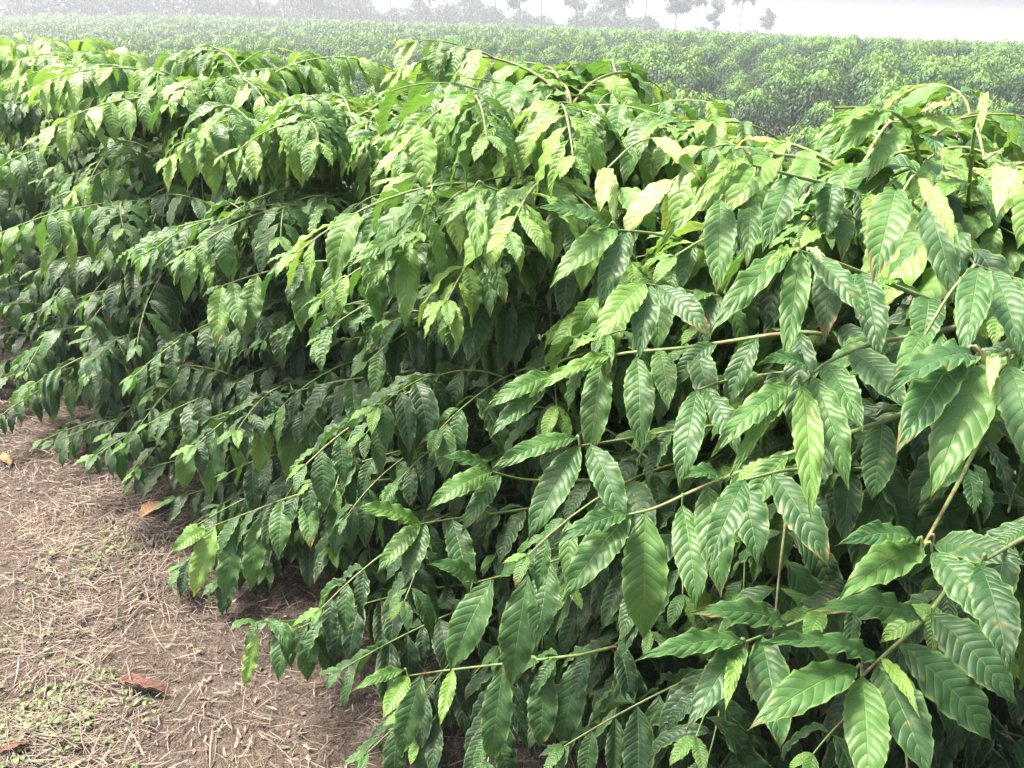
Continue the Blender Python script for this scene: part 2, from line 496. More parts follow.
# branches one can follow in the photograph: picture points from tip inwards, distance across the rows at tip and at last point,
# then leaves (base x, y, tip x, y, width, tint, how far the tip stands out)
HB = [
    # plant, pts, n_tip, n_in, auto, leaves
    (3, [(163, 430), (200, 421), (260, 402), (330, 383), (405, 372)], 1.10, 1.42, 1,
     [(272, 404, 258, 475, 27, .74), (297, 396, 288, 481, 37, .50), (318, 391, 314, 455, 26, .40), (196, 428, 181, 492, 26, .50),
      (218, 424, 208, 500, 28, .36), (250, 412, 236, 470, 25, .42), (352, 385, 356, 428, 22, .3), (392, 380, 388, 440, 30, .3), (418, 378, 424, 442, 30, .28),
      (440, 382, 446, 440, 28, .26)]),
    (3, [(205, 529), (250, 512), (300, 494), (345, 484), (385, 480)], .95, 1.34, 1,
     [(215, 530, 191, 598, 26, .76), (238, 524, 222, 604, 25, .36), (262, 515, 248, 594, 24, .40), (208, 528, 172, 550, 18, .58),
      (288, 503, 278, 556, 24, .36), (308, 500, 310, 545, 22, .4), (338, 496, 336, 556, 24, .3), (362, 492, 366, 545, 24, .28)]),
    (3, [(257, 622), (290, 621), (325, 615), (370, 604)], .84, 1.25, 1,
     [(258, 632, 243, 690, 16, .76), (285, 625, 278, 680, 24, .3), (310, 622, 306, 684, 24, .26), (325, 620, 330, 680, 24, .28)]),
    (2, [(478, 582), (520, 571), (570, 556), (605, 545)], .98, 1.35, 0,
     [(492, 584, 446, 672, 40, .34), (528, 575, 509, 692, 42, .32), (552, 567, 536, 644, 34, .34), (480, 580, 436, 560, 24, .26), (500, 576, 560, 548, 22, .3)]),
    (1, [(622, 516), (655, 508), (700, 488), (765, 462), (830, 440)], .93, 1.15, 0,
     [(647, 512, 644, 643, 50, .44), (632, 510, 564, 592, 40, .36), (682, 505, 698, 606, 36, .36), (706, 492, 722, 590, 40, .36),
      (628, 512, 560, 535, 24, .24), (742, 474, 760, 560, 40, .24), (726, 480, 690, 470, 24, .3)]),
    (1, [(540, 382), (575, 368), (620, 354), (690, 347), (770, 335)], 1.05, 1.3, 0,
     [(606, 361, 589, 456, 33, .40), (637, 357, 641, 446, 33, .36), (665, 347, 669, 402, 27, .40), (612, 355, 534, 386, 18, .56),
      (560, 378, 488, 402, 24, .42), (545, 388, 492, 430, 24, .3), (700, 350, 712, 410, 30, .24)]),
    (1, [(697, 390), (730, 380), (790, 372)], 1.1, 1.35, 0, [(697, 392, 680, 482, 32, .30), (705, 388, 740, 450, 28, .24)]),
    (2, [(404, 240), (440, 243), (500, 242), (560, 255)], 1.12, 1.35, 0,
     [(411, 243, 405, 322, 27, .60), (432, 244, 441, 297, 24, .46), (456, 245, 466, 300, 26, .46), (405, 243, 366, 288, 22, .54),
      (402, 240, 350, 260, 18, .46), (412, 240, 462, 196, 16, .60), (480, 245, 490, 310, 30, .34)]),
    (2, [(485, 186), (520, 200), (570, 230)], 1.15, 1.4, 0,
     [(474, 188, 477, 252, 20, .56), (496, 192, 497, 266, 22, .50), (500, 190, 534, 226, 16, .66), (488, 186, 440, 222, 18, .56), (512, 198, 512, 262, 22, .3)]),
    (1, [(800, 251), (835, 262), (880, 280), (930, 300)], 1.02, 1.3, 0,
     [(799, 257, 787, 350, 30, .42), (792, 250, 712, 322, 30, .40), (806, 257, 868, 312, 28, .34), (795, 250, 765, 262, 12, .74), (806, 248, 822, 254, 8, .9),
      (830, 262, 826, 330, 34, .24), (860, 272, 880, 350, 34, .24)]),
    (1, [(893, 185), (920, 210), (960, 240)], 1.1, 1.35, 0,
     [(893, 190, 876, 268, 42, .42), (918, 178, 957, 240, 19, .83), (890, 262, 880, 318, 36, .34), (925, 205, 955, 290, 36, .3)]),
    (1, [(802, 384), (828, 362), (870, 345), (920, 335)], .92, 1.2, 0,
     [(802, 390, 813, 508, 31, .58), (815, 380, 850, 478, 34, .40), (792, 385, 718, 440, 30, .42), (788, 392, 730, 470, 16, .56),
      (828, 366, 862, 420, 32, .36), (812, 374, 770, 352, 26, .3), (850, 352, 905, 400, 40, .28)]),
    (0, [(985, 364), (1010, 352), (1060, 340)], .88, 1.1, 0,
     [(984, 366, 936, 478, 54, .44), (962, 352, 902, 436, 44, .32), (990, 362, 993, 382, 13, .90), (1008, 365, 1040, 470, 46, .34), (975, 358, 900, 372, 40, .3)]),
    (1, [(922, 548), (938, 520), (960, 480), (980, 440)], .95, 1.3, 0,
     [(921, 548, 847, 586, 40, .44), (932, 552, 1004, 632, 44, .28), (916, 543, 850, 532, 28, .28), (934, 545, 1020, 556, 40, .18)]),
    (0, [(862, 676), (890, 650), (925, 618), (960, 570)], .90, 1.15, 0,
     [(857, 668, 757, 716, 42, .38), (864, 680, 870, 790, 46, .44), (878, 664, 778, 632, 26, .32), (886, 660, 918, 706, 16, .78),
      (900, 645, 1002, 740, 54, .24), (922, 622, 820, 600, 34, .24), (880, 668, 930, 770, 50, .24), (930, 610, 1020, 700, 54, .22)]),
    (1, [(745, 642), (790, 625), (850, 600)], .88, 1.15, 0,
     [(738, 648, 727, 700, 16, .66), (740, 640, 645, 650, 26, .34), (762, 642, 782, 744, 44, .30), (745, 645, 690, 720, 34, .2), (785, 628, 700, 605, 30, .26)]),
    (2, [(420, 524), (460, 518), (520, 510)], 1.0, 1.3, 0,
     [(418, 520, 362, 503, 22, .50), (420, 526, 378, 568, 22, .44), (425, 526, 405, 582, 26, .24), (450, 522, 470, 590, 30, .2)]),
    (1, [(580, 446), (620, 440), (690, 428)], 1.02, 1.3, 0,
     [(576, 450, 528, 534, 36, .32), (576, 438, 494, 462, 24, .38), (588, 446, 625, 520, 34, .26)]),
    (2, [(492, 472), (530, 480), (590, 480)], 1.05, 1.3, 0,
     [(488, 468, 430, 502, 27, .44), (500, 476, 462, 528, 22, .34), (495, 468, 448, 452, 20, .3)]),
    (2, [(408, 676), (450, 670), (520, 662), (580, 655)], .90, 1.2, 0,
     [(406, 674, 384, 714, 22, .60), (420, 678, 398, 758, 32, .26), (404, 670, 355, 686, 14, .44), (452, 675, 440, 722, 16, .66),
      (505, 668, 490, 768, 34, .28), (545, 665, 540, 750, 34, .24), (580, 660, 560, 752, 34, .24), (620, 655, 640, 740, 38, .2)]),
    (1, [(645, 284), (680, 290), (740, 300)], 1.1, 1.4, 0, [(642, 284, 596, 334, 34, .62), (650, 290, 640, 350, 30, .3), (655, 286, 710, 330, 30, .24)]),
    (1, [(618, 230), (660, 235), (710, 250)], 1.15, 1.4, 0, [(616, 230, 553, 276, 32, .48), (608, 228, 545, 200, 26, .4), (626, 236, 600, 300, 30, .26)]),
    (2, [(538, 108), (570, 104), (610, 130)], 1.45, 1.7, 0,
     [(538, 112, 540, 146, 18, .86), (536, 108, 512, 122, 9, .84), (545, 110, 565, 165, 16, .70), (560, 104, 520, 132, 18, .66), (612, 92, 618, 160, 14, .70), (628, 100, 648, 155, 18, .68)]),
    (2, [(608, 168), (620, 190), (640, 230)], 1.3, 1.6, 0,
     [(604, 168, 600, 205, 20, .86), (616, 170, 614, 218, 13, .84), (625, 186, 655, 225, 30, .58), (652, 138, 700, 172, 18, .84)]),
    (4, [(68, 222), (100, 225), (140, 235)], 1.15, 1.4, 0,
     [(64, 226, 38, 276, 18, .62), (72, 228, 72, 272, 12, .74), (82, 228, 100, 270, 13, .50)]),
    (5, [(40, 380), (70, 368), (110, 358), (160, 350)], 1.08, 1.3, 1,
     [(36, 380, 5, 408, 14, .60), (44, 384, 33, 416, 13, .74), (56, 384, 52, 424, 13, .44), (68, 380, 72, 416, 13, .40)]),
    (3, [(222, 286), (255, 275), (310, 262), (360, 262)], 1.12, 1.35, 1,
     [(220, 288, 216, 342, 24, .62), (232, 286, 240, 330, 22, .4), (258, 275, 246, 335, 26, .5), (310, 265, 300, 330, 26, .46), (338, 262, 330, 325, 24, .4)]),
    (3, [(180, 250), (200, 246), (240, 240), (290, 232)], 1.15, 1.4, 1, [(196, 250, 184, 300, 18, .68), (206, 250, 210, 290, 13, .74)]),
    (1, [(752, 165), (790, 175), (850, 190)], 1.12, 1.5, 0,
     [(772, 158, 728, 205, 42, .64), (720, 200, 718, 282, 34, .42), (750, 200, 748, 256, 26, .40), (735, 150, 768, 134, 10, 1.0),
      (748, 160, 660, 235, 22, .66), (745, 158, 700, 190, 16, .72), (790, 176, 765, 240, 34, .36)]),
    (1, [(834, 108), (868, 109), (905, 122), (930, 190)], 1.35, 1.6, 0,
     [(886, 110, 828, 124, 16, .70), (892, 112, 835, 150, 26, .56), (915, 120, 948, 99, 14, 1.0), (905, 130, 870, 170, 26, .5), (900, 124, 985, 132, 18, .56), (940, 160, 910, 200, 22, .6)]),
    (0, [(985, 160), (975, 130), (968, 200)], 1.25, 1.6, 0,
     [(1004, 163, 1000, 201, 24, .90), (985, 160, 1024, 118, 12, .62), (984, 94, 981, 124, 10, .86), (965, 180, 910, 205, 22, .6), (1020, 215, 985, 300, 42, .46),
      (1000, 210, 955, 240, 30, .5)]),
    (0, [(975, 265), (1000, 275), (1050, 290)], 1.0, 1.2, 0,
     [(978, 268, 966, 345, 34, .34), (1030, 270, 1018, 350, 12, .80), (925, 335, 900, 372, 26, .4), (990, 270, 1020, 340, 40, .3)]),
    (1, [(745, 480), (790, 470), (840, 470)], .96, 1.2, 0, [(742, 484, 708, 560, 34, .26), (775, 478, 830, 560, 40, .2)]),
    (0, [(985, 560), (1020, 540), (1060, 520)], .92, 1.1, 0, [(980, 565, 1010, 660, 44, .16)]),
]

stems = {}


def hero_leaf(lv, poly, spec):
    bx, by, tx, ty, wpx, tint = spec
    if tint < .6:
        tint = tint + .02
    # depth of the base: that of the branch point nearest in the picture
    rel = poly - CAM
    dz = rel @ fwd
    X = W_ / 2 + F_ * (rel @ riv) / dz
    Y = H_ / 2 - F_ * (rel @ upv) / dz
    k = int(np.argmin((X - bx) ** 2 + (Y - by) ** 2))
    d = dz[k]
    off = math.hypot(X[k] - bx, Y[k] - by)
    B = CAM + ray(bx, by) * d
    Bp = poly[k] if off < 7 else B
    lpx = math.hypot(tx - bx, ty - by)
    want = .185 if tint < .7 else .15
    est = lpx / F_ * d
    lead = min(.085, math.sqrt(max(0, want ** 2 - est ** 2))) * (-1)      # a foreshortened leaf points at us
    E = CAM + ray(tx, ty) * (d + lead - .02)
    D = E - Bp
    view = nrm(CAM - (B + E) / 2)
    ln = np.linalg.norm(D) * 1.05
    nvec = view * .8 + np.array([0, 0, .75])
    Wd = np.cross(D, nvec)
    wid = min(wpx / F_ * d * .9, ln * .44)
    # bow outwards: start a little above the chord and hang back on to it
    up = nrm(np.cross(Wd, D))
    if up @ view < 0:
        up = -up
        Wd = -Wd
    D0 = nrm(D) + up * .28
    G = nrm(D) * .1 - up
    if nrm(np.cross(Wd, D)) @ view < 0:
        Wd = -Wd
    lv.add(Bp, D0, Wd, ln, wid, .66, tint, fold=rng.uniform(.15, .4), twist=rng.normal(0, .14), wave=rng.uniform(.014, .034), G=G)
    if off >= 7:        # a side twig carries it
        mid_ = (poly[k] * .45 + B * .55) + np.array([0, 0, .012])
        return smooth_line([poly[k], mid_, B], 7)
    return None


def near_plant(idx, s, height, radius, label):
    c = rows(NSTEM, s)
    root = bpy.data.objects.new('coffee_plant', None)
    col.objects.link(root)
    root.location = tuple(c)
    tag(root, label, 'coffee plant', 'coffee plants of the front row')
    st = []
    for k in range(3):
        a = rng.uniform(0, 6.28)
        r = rng.uniform(.04, .13)
        top = np.array([math.cos(a) * r, math.sin(a) * r, height * rng.uniform(.80, .90)])
        pts = smooth_line([(math.cos(a) * .03, math.sin(a) * .03, -.03), (math.cos(a) * r * .7, math.sin(a) * r * .7, height * .4), top], 14)
        me = tubes_mesh('stem', [(pts, np.linspace(.022, .006, 14))], M_BARK, 8)
        link('stem', me, root)
        st.append(pts)
    stems[idx] = (root, st, c)

    def add_branch(poly, lv, r0=.0055, twigs=()):
        me = tubes_mesh('branch', [(poly, np.linspace(r0, .0018, len(poly)))] + list(twigs), M_TWIG, 5)
        b = link('branch', me, root)
        link('leaves', lv.mesh('leaves', 24 if idx < 4 else 16, 8 if idx < 4 else 6, M_LEAF), b)

    nh = 0
    for (pi, pts, n0, n1, auto, leaves) in HB:
        if pi != idx:
            continue
        nh += 1
        m = len(pts)
        q = [at(x, y, n0 + (n1 - n0) * k / (m - 1)) - c for k, (x, y) in enumerate(pts)]
        inner = q[-1]
        sp = st[nh % 3]
        zt = float(np.clip(inner[2] - .22, .08, height * .86))
        j = int(np.argmin(abs(sp[:, 2] - zt)))
        dist = np.linalg.norm(sp[j] - inner)
        c1 = inner + nrm(q[-1] - q[-2]) * dist * .38
        c2 = sp[j] + np.array([(inner - sp[j])[0], (inner - sp[j])[1], dist * .35]) * .3
        bz = [inner * (1 - t) ** 3 + c1 * 3 * t * (1 - t) ** 2 + c2 * 3 * t * t * (1 - t) + sp[j] * t ** 3 for t in np.linspace(.1, 1, 14)]
        outer = smooth_line(q, 18)
        poly = np.vstack([outer, bz])[::-1]
        lv = Leaves()
        wpoly = poly + c
        tws = []
        for L in leaves:
            tw = hero_leaf(lv, wpoly, L)
            if tw is not None:
                tws.append((tw - c, np.linspace(.0024, .0016, 7)))
        for r in range(len(lv.r)):
            row = list(lv.r[r])
            row[0] = row[0] - c
            lv.r[r] = tuple(row)
        total = np.linalg.norm(np.diff(poly, axis=0), axis=1).sum()
        if auto:
            dress(lv, poly, 0, total * .25, .075, .17, .35 * sstep(.8, 1.8, poly[-1][2]), gap=.2)
        else:
            cut = poly[:int(len(poly) * .62)]
            dress(lv, cut, 0, total * .1, .07, .17, .2 * sstep(.8, 1.8, poly[-1][2]), young=False, gap=.1)
        add_branch(poly, lv, .0055, tws)

    n = 100 - nh - 4
    n = int(n * .86) - 9
    ga = 2.39996
    for k in range(n):
        f = (k + .5) / n
        h = .10 + (height - .2) * f ** .78
        sp = st[k % 3]
        j = int(np.argmin(abs(sp[:, 2] - h)))
        base = sp[j]
        az = k * ga + rng.normal(0, .2)
        t = h / height
        reach = radius * (1.0 if t < .55 else 1.0 - .56 * ((t - .55) / .45) ** 1.3) * (rng.uniform(.9, 1.1) if rng.random() < .55 else rng.uniform(.55, .8))
        out = np.array([math.cos(az), math.sin(az), 0])
        toward = -(out @ NV)
        if toward > .35 and t < .7:
            reach *= .90
        elev = R(14 + 26 * t + rng.uniform(-8, 8))
        sag = elev + R(rng.uniform(22, 48))
        if t < .2:
            elev = R(rng.uniform(12, 28))
            sag = elev + R(18)
        poly = branch_curve(base, az, reach * 1.08, elev, sag)
        poly[:, 2] = np.maximum(poly[:, 2], .10)
        lv = Leaves()
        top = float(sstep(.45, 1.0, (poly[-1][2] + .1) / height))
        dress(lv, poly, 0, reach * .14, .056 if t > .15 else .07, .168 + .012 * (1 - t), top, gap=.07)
        twigs = []
        for k2 in range(3):
            i2 = rng.integers(3, 9)
            b2 = poly[i2]
            sg = 1 if k2 else -1
            tw = branch_curve(b2, az + sg * rng.uniform(.5, 1.1), reach * rng.uniform(.32, .5), R(rng.uniform(-5, 30)), R(rng.uniform(30, 60)), 8)
            tw[:, 2] = np.maximum(tw[:, 2], .1)
            dress(lv, tw, 0, .05, .06, .16, top * .7, gap=.08)
            twigs.append((tw, np.linspace(.003, .0014, len(tw))))
        add_branch(poly, lv, .005, twigs)
    for k in range(9):      # the skirt over the path
        az = math.radians(225) + rng.uniform(-1.25, 1.25)
        sp = st[k % 3]
        poly = branch_curve(sp[rng.integers(1, 3)], az, radius * rng.uniform(.8, 1.0), R(rng.uniform(14, 34)), R(rng.uniform(35, 60)))
        poly[:, 2] = np.maximum(poly[:, 2], .09)
        lv = Leaves()
        dress(lv, poly, 0, .18, .055, .175, 0, young=False, gap=.05)
        add_branch(poly, lv, .005)
    # upright young shoots of the crown
    for k in range(5):
        sp = st[k % 3]
        base = sp[-1] if k < 3 else sp[-3]
        az = rng.uniform(0, 6.28)
        poly = branch_curve(base, az, rng.uniform(.07, .13), R(60), R(rng.uniform(60, 110)), 8)
        lv = Leaves()
        dress(lv, poly, 0, .03, .05, .15, 1.0, gap=0)
        add_branch(poly, lv, .005)
    return root


for i, (s, h, r, lab) in enumerate(NEAR):
    near_plant(i, s, h, r, lab)


# ------------------------------------------------------------------ plants farther off: a few built, the rest copies
def far_plant_meshes(seed, height, radius, nbranch, spacing, nt, nu, size, mat, topk=1.0):
    lv = Leaves()
    stalks = []
    for k in range(3):
        a = rng.uniform(0, 6.28)
        stalks.append((smooth_line([(0, 0, -.05), (math.cos(a) * .12, math.sin(a) * .12, height * .45), (math.cos(a) * .2, math.sin(a) * .2, height * .9)], 8), np.linspace(.022, .006, 8)))
    for k in range(nbranch):
        f = (k + .5) / nbranch
        h = .12 + (height - .2) * f ** .85
        t = h / height
        az = k * 2.39996 + rng.normal(0, .2)
        reach = radius * (1 if t < .5 else 1 - .55 * ((t - .5) / .5) ** 1.6) * rng.uniform(.8, 1.05)
        elev = R(14 + 28 * t + rng.uniform(-8, 8))
        poly = branch_curve(stalks[k % 3][0][min(7, int(f * 8))] * (1, 1, 0) + (0, 0, h), az, reach * 1.1, elev, elev + R(rng.uniform(25, 55)), 10)
        poly[:, 2] = np.maximum(poly[:, 2], .1)
        dress(lv, poly, 0, reach * .42, spacing, size, topk * float(sstep(.3, .95, poly[-1][2] / height)), gap=.12)
    lm = lv.mesh('foliage', nt, nu, mat)
    sm = tubes_mesh('stem', stalks, M_BARK, 5)
    return lm, sm


mid_types = [far_plant_meshes(k, 1.70, .90, 92, .065, 12, 4, .18, M_LEAF, 1.1) for k in range(3)]


def mound_meshes(height, radius, n_out, n_in):
    """an old bush grown into a dome: tiers of hanging leaves over inner leaves coloured dark for shade"""
    lv = Leaves()
    lobes = [(rng.uniform(0, 6.28), rng.uniform(.35, 1.1)) for _ in range(9)]
    for k in range(n_out + n_in):
        inner = k >= n_out
        az = rng.uniform(0, 6.28)
        t = rng.uniform(-.2, 1) if not inner else rng.uniform(-.3, .8)      # sine of the elevation on the dome
        c_ = math.sqrt(max(0, 1 - max(t, 0) ** 2.2))
        lump = 1 + .10 * math.sin(3 * az + 5 * t + lobes[0][0]) + .07 * math.sin(5 * az - 7 * t + lobes[1][0])
        rr_ = lump * (rng.uniform(.9, 1.03) if not inner else rng.uniform(.45, .8)) * (1 if t > 0 else 1 + t * .5)
        z_ = .42 + max(t, -.5) * (height - .42) * (rr_ if t > 0 else 1)
        p_ = np.array([math.cos(az) * radius * c_ * rr_, math.sin(az) * radius * c_ * rr_, max(z_, .1)])
        D_ = np.array([math.cos(az) * .7, math.sin(az) * .7, .25 * max(t, 0) - .35]) + rng.normal(0, .38, 3)
        l_ = .18 * rng.uniform(.7, 1.15)
        ti = (.0 + .84 * max(t, 0) ** 3 + rng.normal(0, .05)) if not inner else .0  # young flush on top; dark sides and inside paint the rows' shade
        lv.add(p_, D_, np.cross(D_, (0, 0, 1.0)) + rng.normal(0, .2, 3), l_, l_ * .36, rng.uniform(1.2, 3.2), float(np.clip(ti, 0, .7)), fold=.3)
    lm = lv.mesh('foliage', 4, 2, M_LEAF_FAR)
    stalks = []
    for k in range(4):
        a = k * 1.6
        stalks.append((smooth_line([(0, 0, -.05), (math.cos(a) * .15, math.sin(a) * .15, height * .4), (math.cos(a) * .4, math.sin(a) * .4, height * .8)], 8), np.linspace(.025, .008, 8)))
    return lm, tubes_mesh('stem', stalks, M_BARK, 5)


low_types = [mound_meshes(2.0, 1.28, 1900, 420) for k in range(4)]


def place_plant(pair, p, scale, label, group):
    root = bpy.data.objects.new('coffee_plant', None)
    col.objects.link(root)
    root.location = tuple(p)
    root.rotation_euler = (0, 0, rng.uniform(0, 6.28))
    root.scale = (scale * rng.uniform(.95, 1.08), scale * rng.uniform(.95, 1.08), scale)
    tag(root, label, 'coffee plant', group)
    link('foliage', pair[0], root)
    link('stem', pair[1], root)
    return root


ORD = ['first', 'second', 'third', 'fourth', 'fifth', 'sixth', 'seventh', 'eighth', 'ninth', 'tenth', 'eleventh', 'twelfth', 'thirteenth',
       'fourteenth', 'fifteenth', 'sixteenth', 'seventeenth', 'eighteenth', 'nineteenth', 'twentieth']
s = 5.65
for k in range(8):
    place_plant(mid_types[k % 3], rows(NSTEM + rng.uniform(-.18, .0), s, 0), rng.uniform(1.0, 1.04) * 1.02,
                'coffee plant of the front row, %s beyond the one drooping low over the path' % ORD[k], 'coffee plants of the front row')
    s += 1.08

cands = []
for r in range(0, 70):
    n = NSTEM + 5.2 * (r + 1)
    for k in range(-35, 95):
        s_ = k * 2.15 + (r * 2.399) % 2.15
        s2 = s_ + rng.uniform(-.38, .38)
        p = rows(n + rng.uniform(-.13, .13), s2)
        d = math.hypot(p[0], p[1])
        if d > 185 or d < 3:
            continue
        ang = math.degrees(math.atan2(p[0], p[1]))
        m = 34 + 40 / d
        if abs(ang) > m:
            continue
        cands.append((d, r, k, p))
for k in range(14, 150):     # the front row goes on
    p = rows(NSTEM, 5.65 + 1.08 * (k - 6))
    d = math.hypot(p[0], p[1])
    if abs(math.degrees(math.atan2(p[0], p[1]))) < 34 + 60 / d:
        cands.append((d, -1, k, p))
cands.sort(key=lambda c: c[0])
ROWN = {-1: 'front'}
for c_i, (d, r, k, p) in enumerate(cands[:285]):
    p[2] = ground_z(p[0], p[1])
    sc = rng.uniform(.66, 1.14) * (1.0 if r >= 0 else 1.0)
    typ = mid_types[k % 3] if (d < 9 and r < 0) else low_types[(k * 3 + r) % 4]
    if r < 0:
        lab, grp = 'hazy coffee bush far along the front row at upper left', 'distant coffee bushes of the front row'
    else:
        rn = ORD[r] if r < 20 else 'far'
        lab = 'rounded coffee bush in the %s row behind the front row' % rn
        grp = 'coffee bushes in the %s row behind the front row' % rn
    place_plant(typ, p, sc, lab, grp)

# the rest of the plantation: one object, thousands of bushes to the tree line
far = cands[285:]
vs, P, D, Wd, LN, TI = [], [], [], [], [], []
for d, r, k, p in far:
    p[2] = ground_z(p[0], p[1])
    nl = 420 if d < 75 else (170 if d < 105 else 80)
    sc = .95 if d < 75 else (1.5 if d < 105 else 2.0)
    hh = rng.uniform(1.3, 2.1)
    az = rng.uniform(0, 6.28, nl)
    ct = rng.uniform(-.15, 1, nl)
    st_ = np.sqrt(1 - np.clip(ct, 0, 1) ** 2)
    rr = rng.uniform(.82, 1.04, nl)
    q = np.stack([np.cos(az) * st_ * 1.28 * rr, np.sin(az) * st_ * 1.28 * rr, .38 + np.maximum(ct, -.15) * (hh - .38) * rr], -1)
    P.append(q + p)
    o = np.stack([np.cos(az), np.sin(az), rng.uniform(-1.0, .1, nl)], -1)
    D.append(o + rng.normal(0, .35, (nl, 3)))
    LN.append(.22 * sc * rng.uniform(.7, 1.15, nl))
    TI.append(np.clip(.0 + .78 * np.clip(ct, 0, 1) ** 3 + rng.normal(0, .06, nl), .02, .7))  # pale young tops, with shade between the rows painted into lower leaves
P, D, LN, TI = np.vstack(P), nrm(np.vstack(D)), np.concatenate(LN), np.concatenate(TI)
nf = len(P)
L = dict(P=P, D=D, W=np.cross(D, np.tile([0, 0, 1.0], (nf, 1))) + rng.normal(0, .15, (nf, 3)), len=LN, wid=LN * .46, droop=rng.uniform(.8, 2.2, nf),
         tint=TI, fold=np.full(nf, .2), wave=np.zeros(nf), twist=rng.normal(0, .3, nf), ph=np.zeros(nf))
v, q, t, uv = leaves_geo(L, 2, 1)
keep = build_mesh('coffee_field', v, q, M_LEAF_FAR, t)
o = link('coffee_field', keep)
tag(o, 'hazy rows of coffee bushes stretching to the tree line', 'crop', kind='stuff')


# ------------------------------------------------------------------ ground
def axis(n, near, farr):
    u = np.linspace(-1, 1, n)
    k = math.log(farr / near)
    return np.sign(u) * near * (np.exp(np.abs(u) * k) - 1) * 1.0


gx = axis(361, 1.1, 1500)
X, Y = np.meshgrid(gx - .9, gx + 2.2, indexing='ij')
rr = np.hypot(X + .9, Y - 2.2)
Z = ground_z(X, Y)
bump = np.zeros_like(X)
for k in range(26):
    a = rng.uniform(0, 6.28)
    fq = 1.5 * 1.16 ** k
    bump += np.sin((X * math.cos(a) + Y * math.sin(a)) * fq + rng.uniform(0, 6.28)) * (.030 / fq ** .8)
Z = Z + bump * np.exp(-rr / 7)


def gz(x, y):
    i = np.clip(np.searchsorted(gx - .9, x) - 1, 0, len(gx) - 2)
    j = np.clip(np.searchsorted(gx + 2.2, y) - 1, 0, len(gx) - 2)
    return np.maximum(np.maximum(Z[i, j], Z[i + 1, j]), np.maximum(Z[i, j + 1], Z[i + 1, j + 1])) * .5 + .5 * (Z[i, j] + Z[i + 1, j + 1]) / 2


n = len(gx)
i, j = np.meshgrid(np.arange(n - 1), np.arange(n - 1), indexing='ij')
a = i * n + j
Q = np.stack([a, a + n, a + n + 1, a + 1], -1).reshape(-1, 4)
g = link('ground', build_mesh('ground', np.stack([X, Y, Z], -1).reshape(-1, 3), Q, M_SOIL))
tag(g, kind='structure')


# dry straw and chopped stalks over the path
def strips(name, n, region, lenr, widr, mat, tint, lift=.02, tilt=.25, curl=.3, label='', cat='', dens=None):
    x = rng.uniform(region[0], region[1], n * 2)
    y = rng.uniform(region[2], region[3], n * 2)
    if dens is not None:
        k = rng.random(n * 2) < dens(x, y)
        x, y = x[k], y[k]
    x, y = x[:n], y[:n]
    n = len(x)
    z = gz(x, y)
    az = rng.uniform(0, 6.28, n)
    lay = rng.random(n) < .3          # much of it lies in swathes
    az = np.where(lay, 2.4 * np.sin(x * 2.3 + 1.1 * y) + 1.7 * np.sin(y * 3.7 - x) + rng.normal(0, .35, n), az)
    ln = rng.uniform(*lenr, n) * rng.choice([.5, .8, 1, 1.6], n)
    wd = rng.uniform(*widr, n)
    el = rng.normal(0, tilt, n) * .5
    D = np.stack([np.cos(az) * np.cos(el), np.sin(az) * np.cos(el), np.sin(el)], -1)
    Wv = nrm(np.cross(D, np.tile([0, 0, 1.0], (n, 1)))) 
    rl = rng.uniform(-.8, .8, n)[:, None]
    Wv = Wv * np.cos(rl) + np.array([0, 0, 1.0]) * np.sin(rl)
    bend = rng.normal(0, curl, n)
    side = nrm(np.cross(D, np.tile([0, 0, 1.0], (n, 1))))
    ts = np.linspace(-.5, .5, 5)
    base = np.stack([x, y, z + np.abs(np.sin(el)) * ln * .4 + rng.uniform(.002, lift, n)], -1)
    C = base[:, None] + D[:, None] * (ts[None, :, None] * ln[:, None, None]) + side[:, None] * ((ts ** 2)[None, :, None] * (bend * ln)[:, None, None])
    tp = np.array([.4, 1, 1, .9, .3])
    V = np.stack([C - Wv[:, None] * (wd[:, None] * tp)[..., None] / 2, C + Wv[:, None] * (wd[:, None] * tp)[..., None] / 2], 2).reshape(-1, 3)
    q = np.array([[0, 1, 3, 2], [2, 3, 5, 4], [4, 5, 7, 6], [6, 7, 9, 8]])
    Q = (q[None] + (np.arange(n) * 10)[:, None, None]).reshape(-1, 4)
    T = np.repeat(np.clip(rng.normal(tint[0], tint[1], n), 0, 1), 10)
    o = link(name, build_mesh(name, V, Q, mat, T, smooth=False))
    return tag(o, label, cat, kind='stuff')


strips('straw_litter', 100000, (-4.3, .8, 1.2, 5.6), (.015, .10), (.0012, .0036), M_STRAW, (.19, .20), .022, .3, .16,
       'dry chopped straw and stalks scattered over the bare path', 'straw',
       dens=lambda x, y: .18 + .82 * sstep(-.5, .6, np.sin(2.1 * x + 1.3 * y) * np.sin(1.7 * y - .9 * x + 1) + .5 * np.sin(6.3 * x - 2 * y) * np.sin(5.1 * y + x) + .25 * np.sin(13 * x + 9 * y)))
strips('bark_chips', 16000, (-5.2, 1.6, .4, 6.5), (.008, .03), (.004, .010), M_STRAW, (.16, .16), .008, .5, .5,
       'small brown chips and crumbled dead leaf on the soil', 'litter')

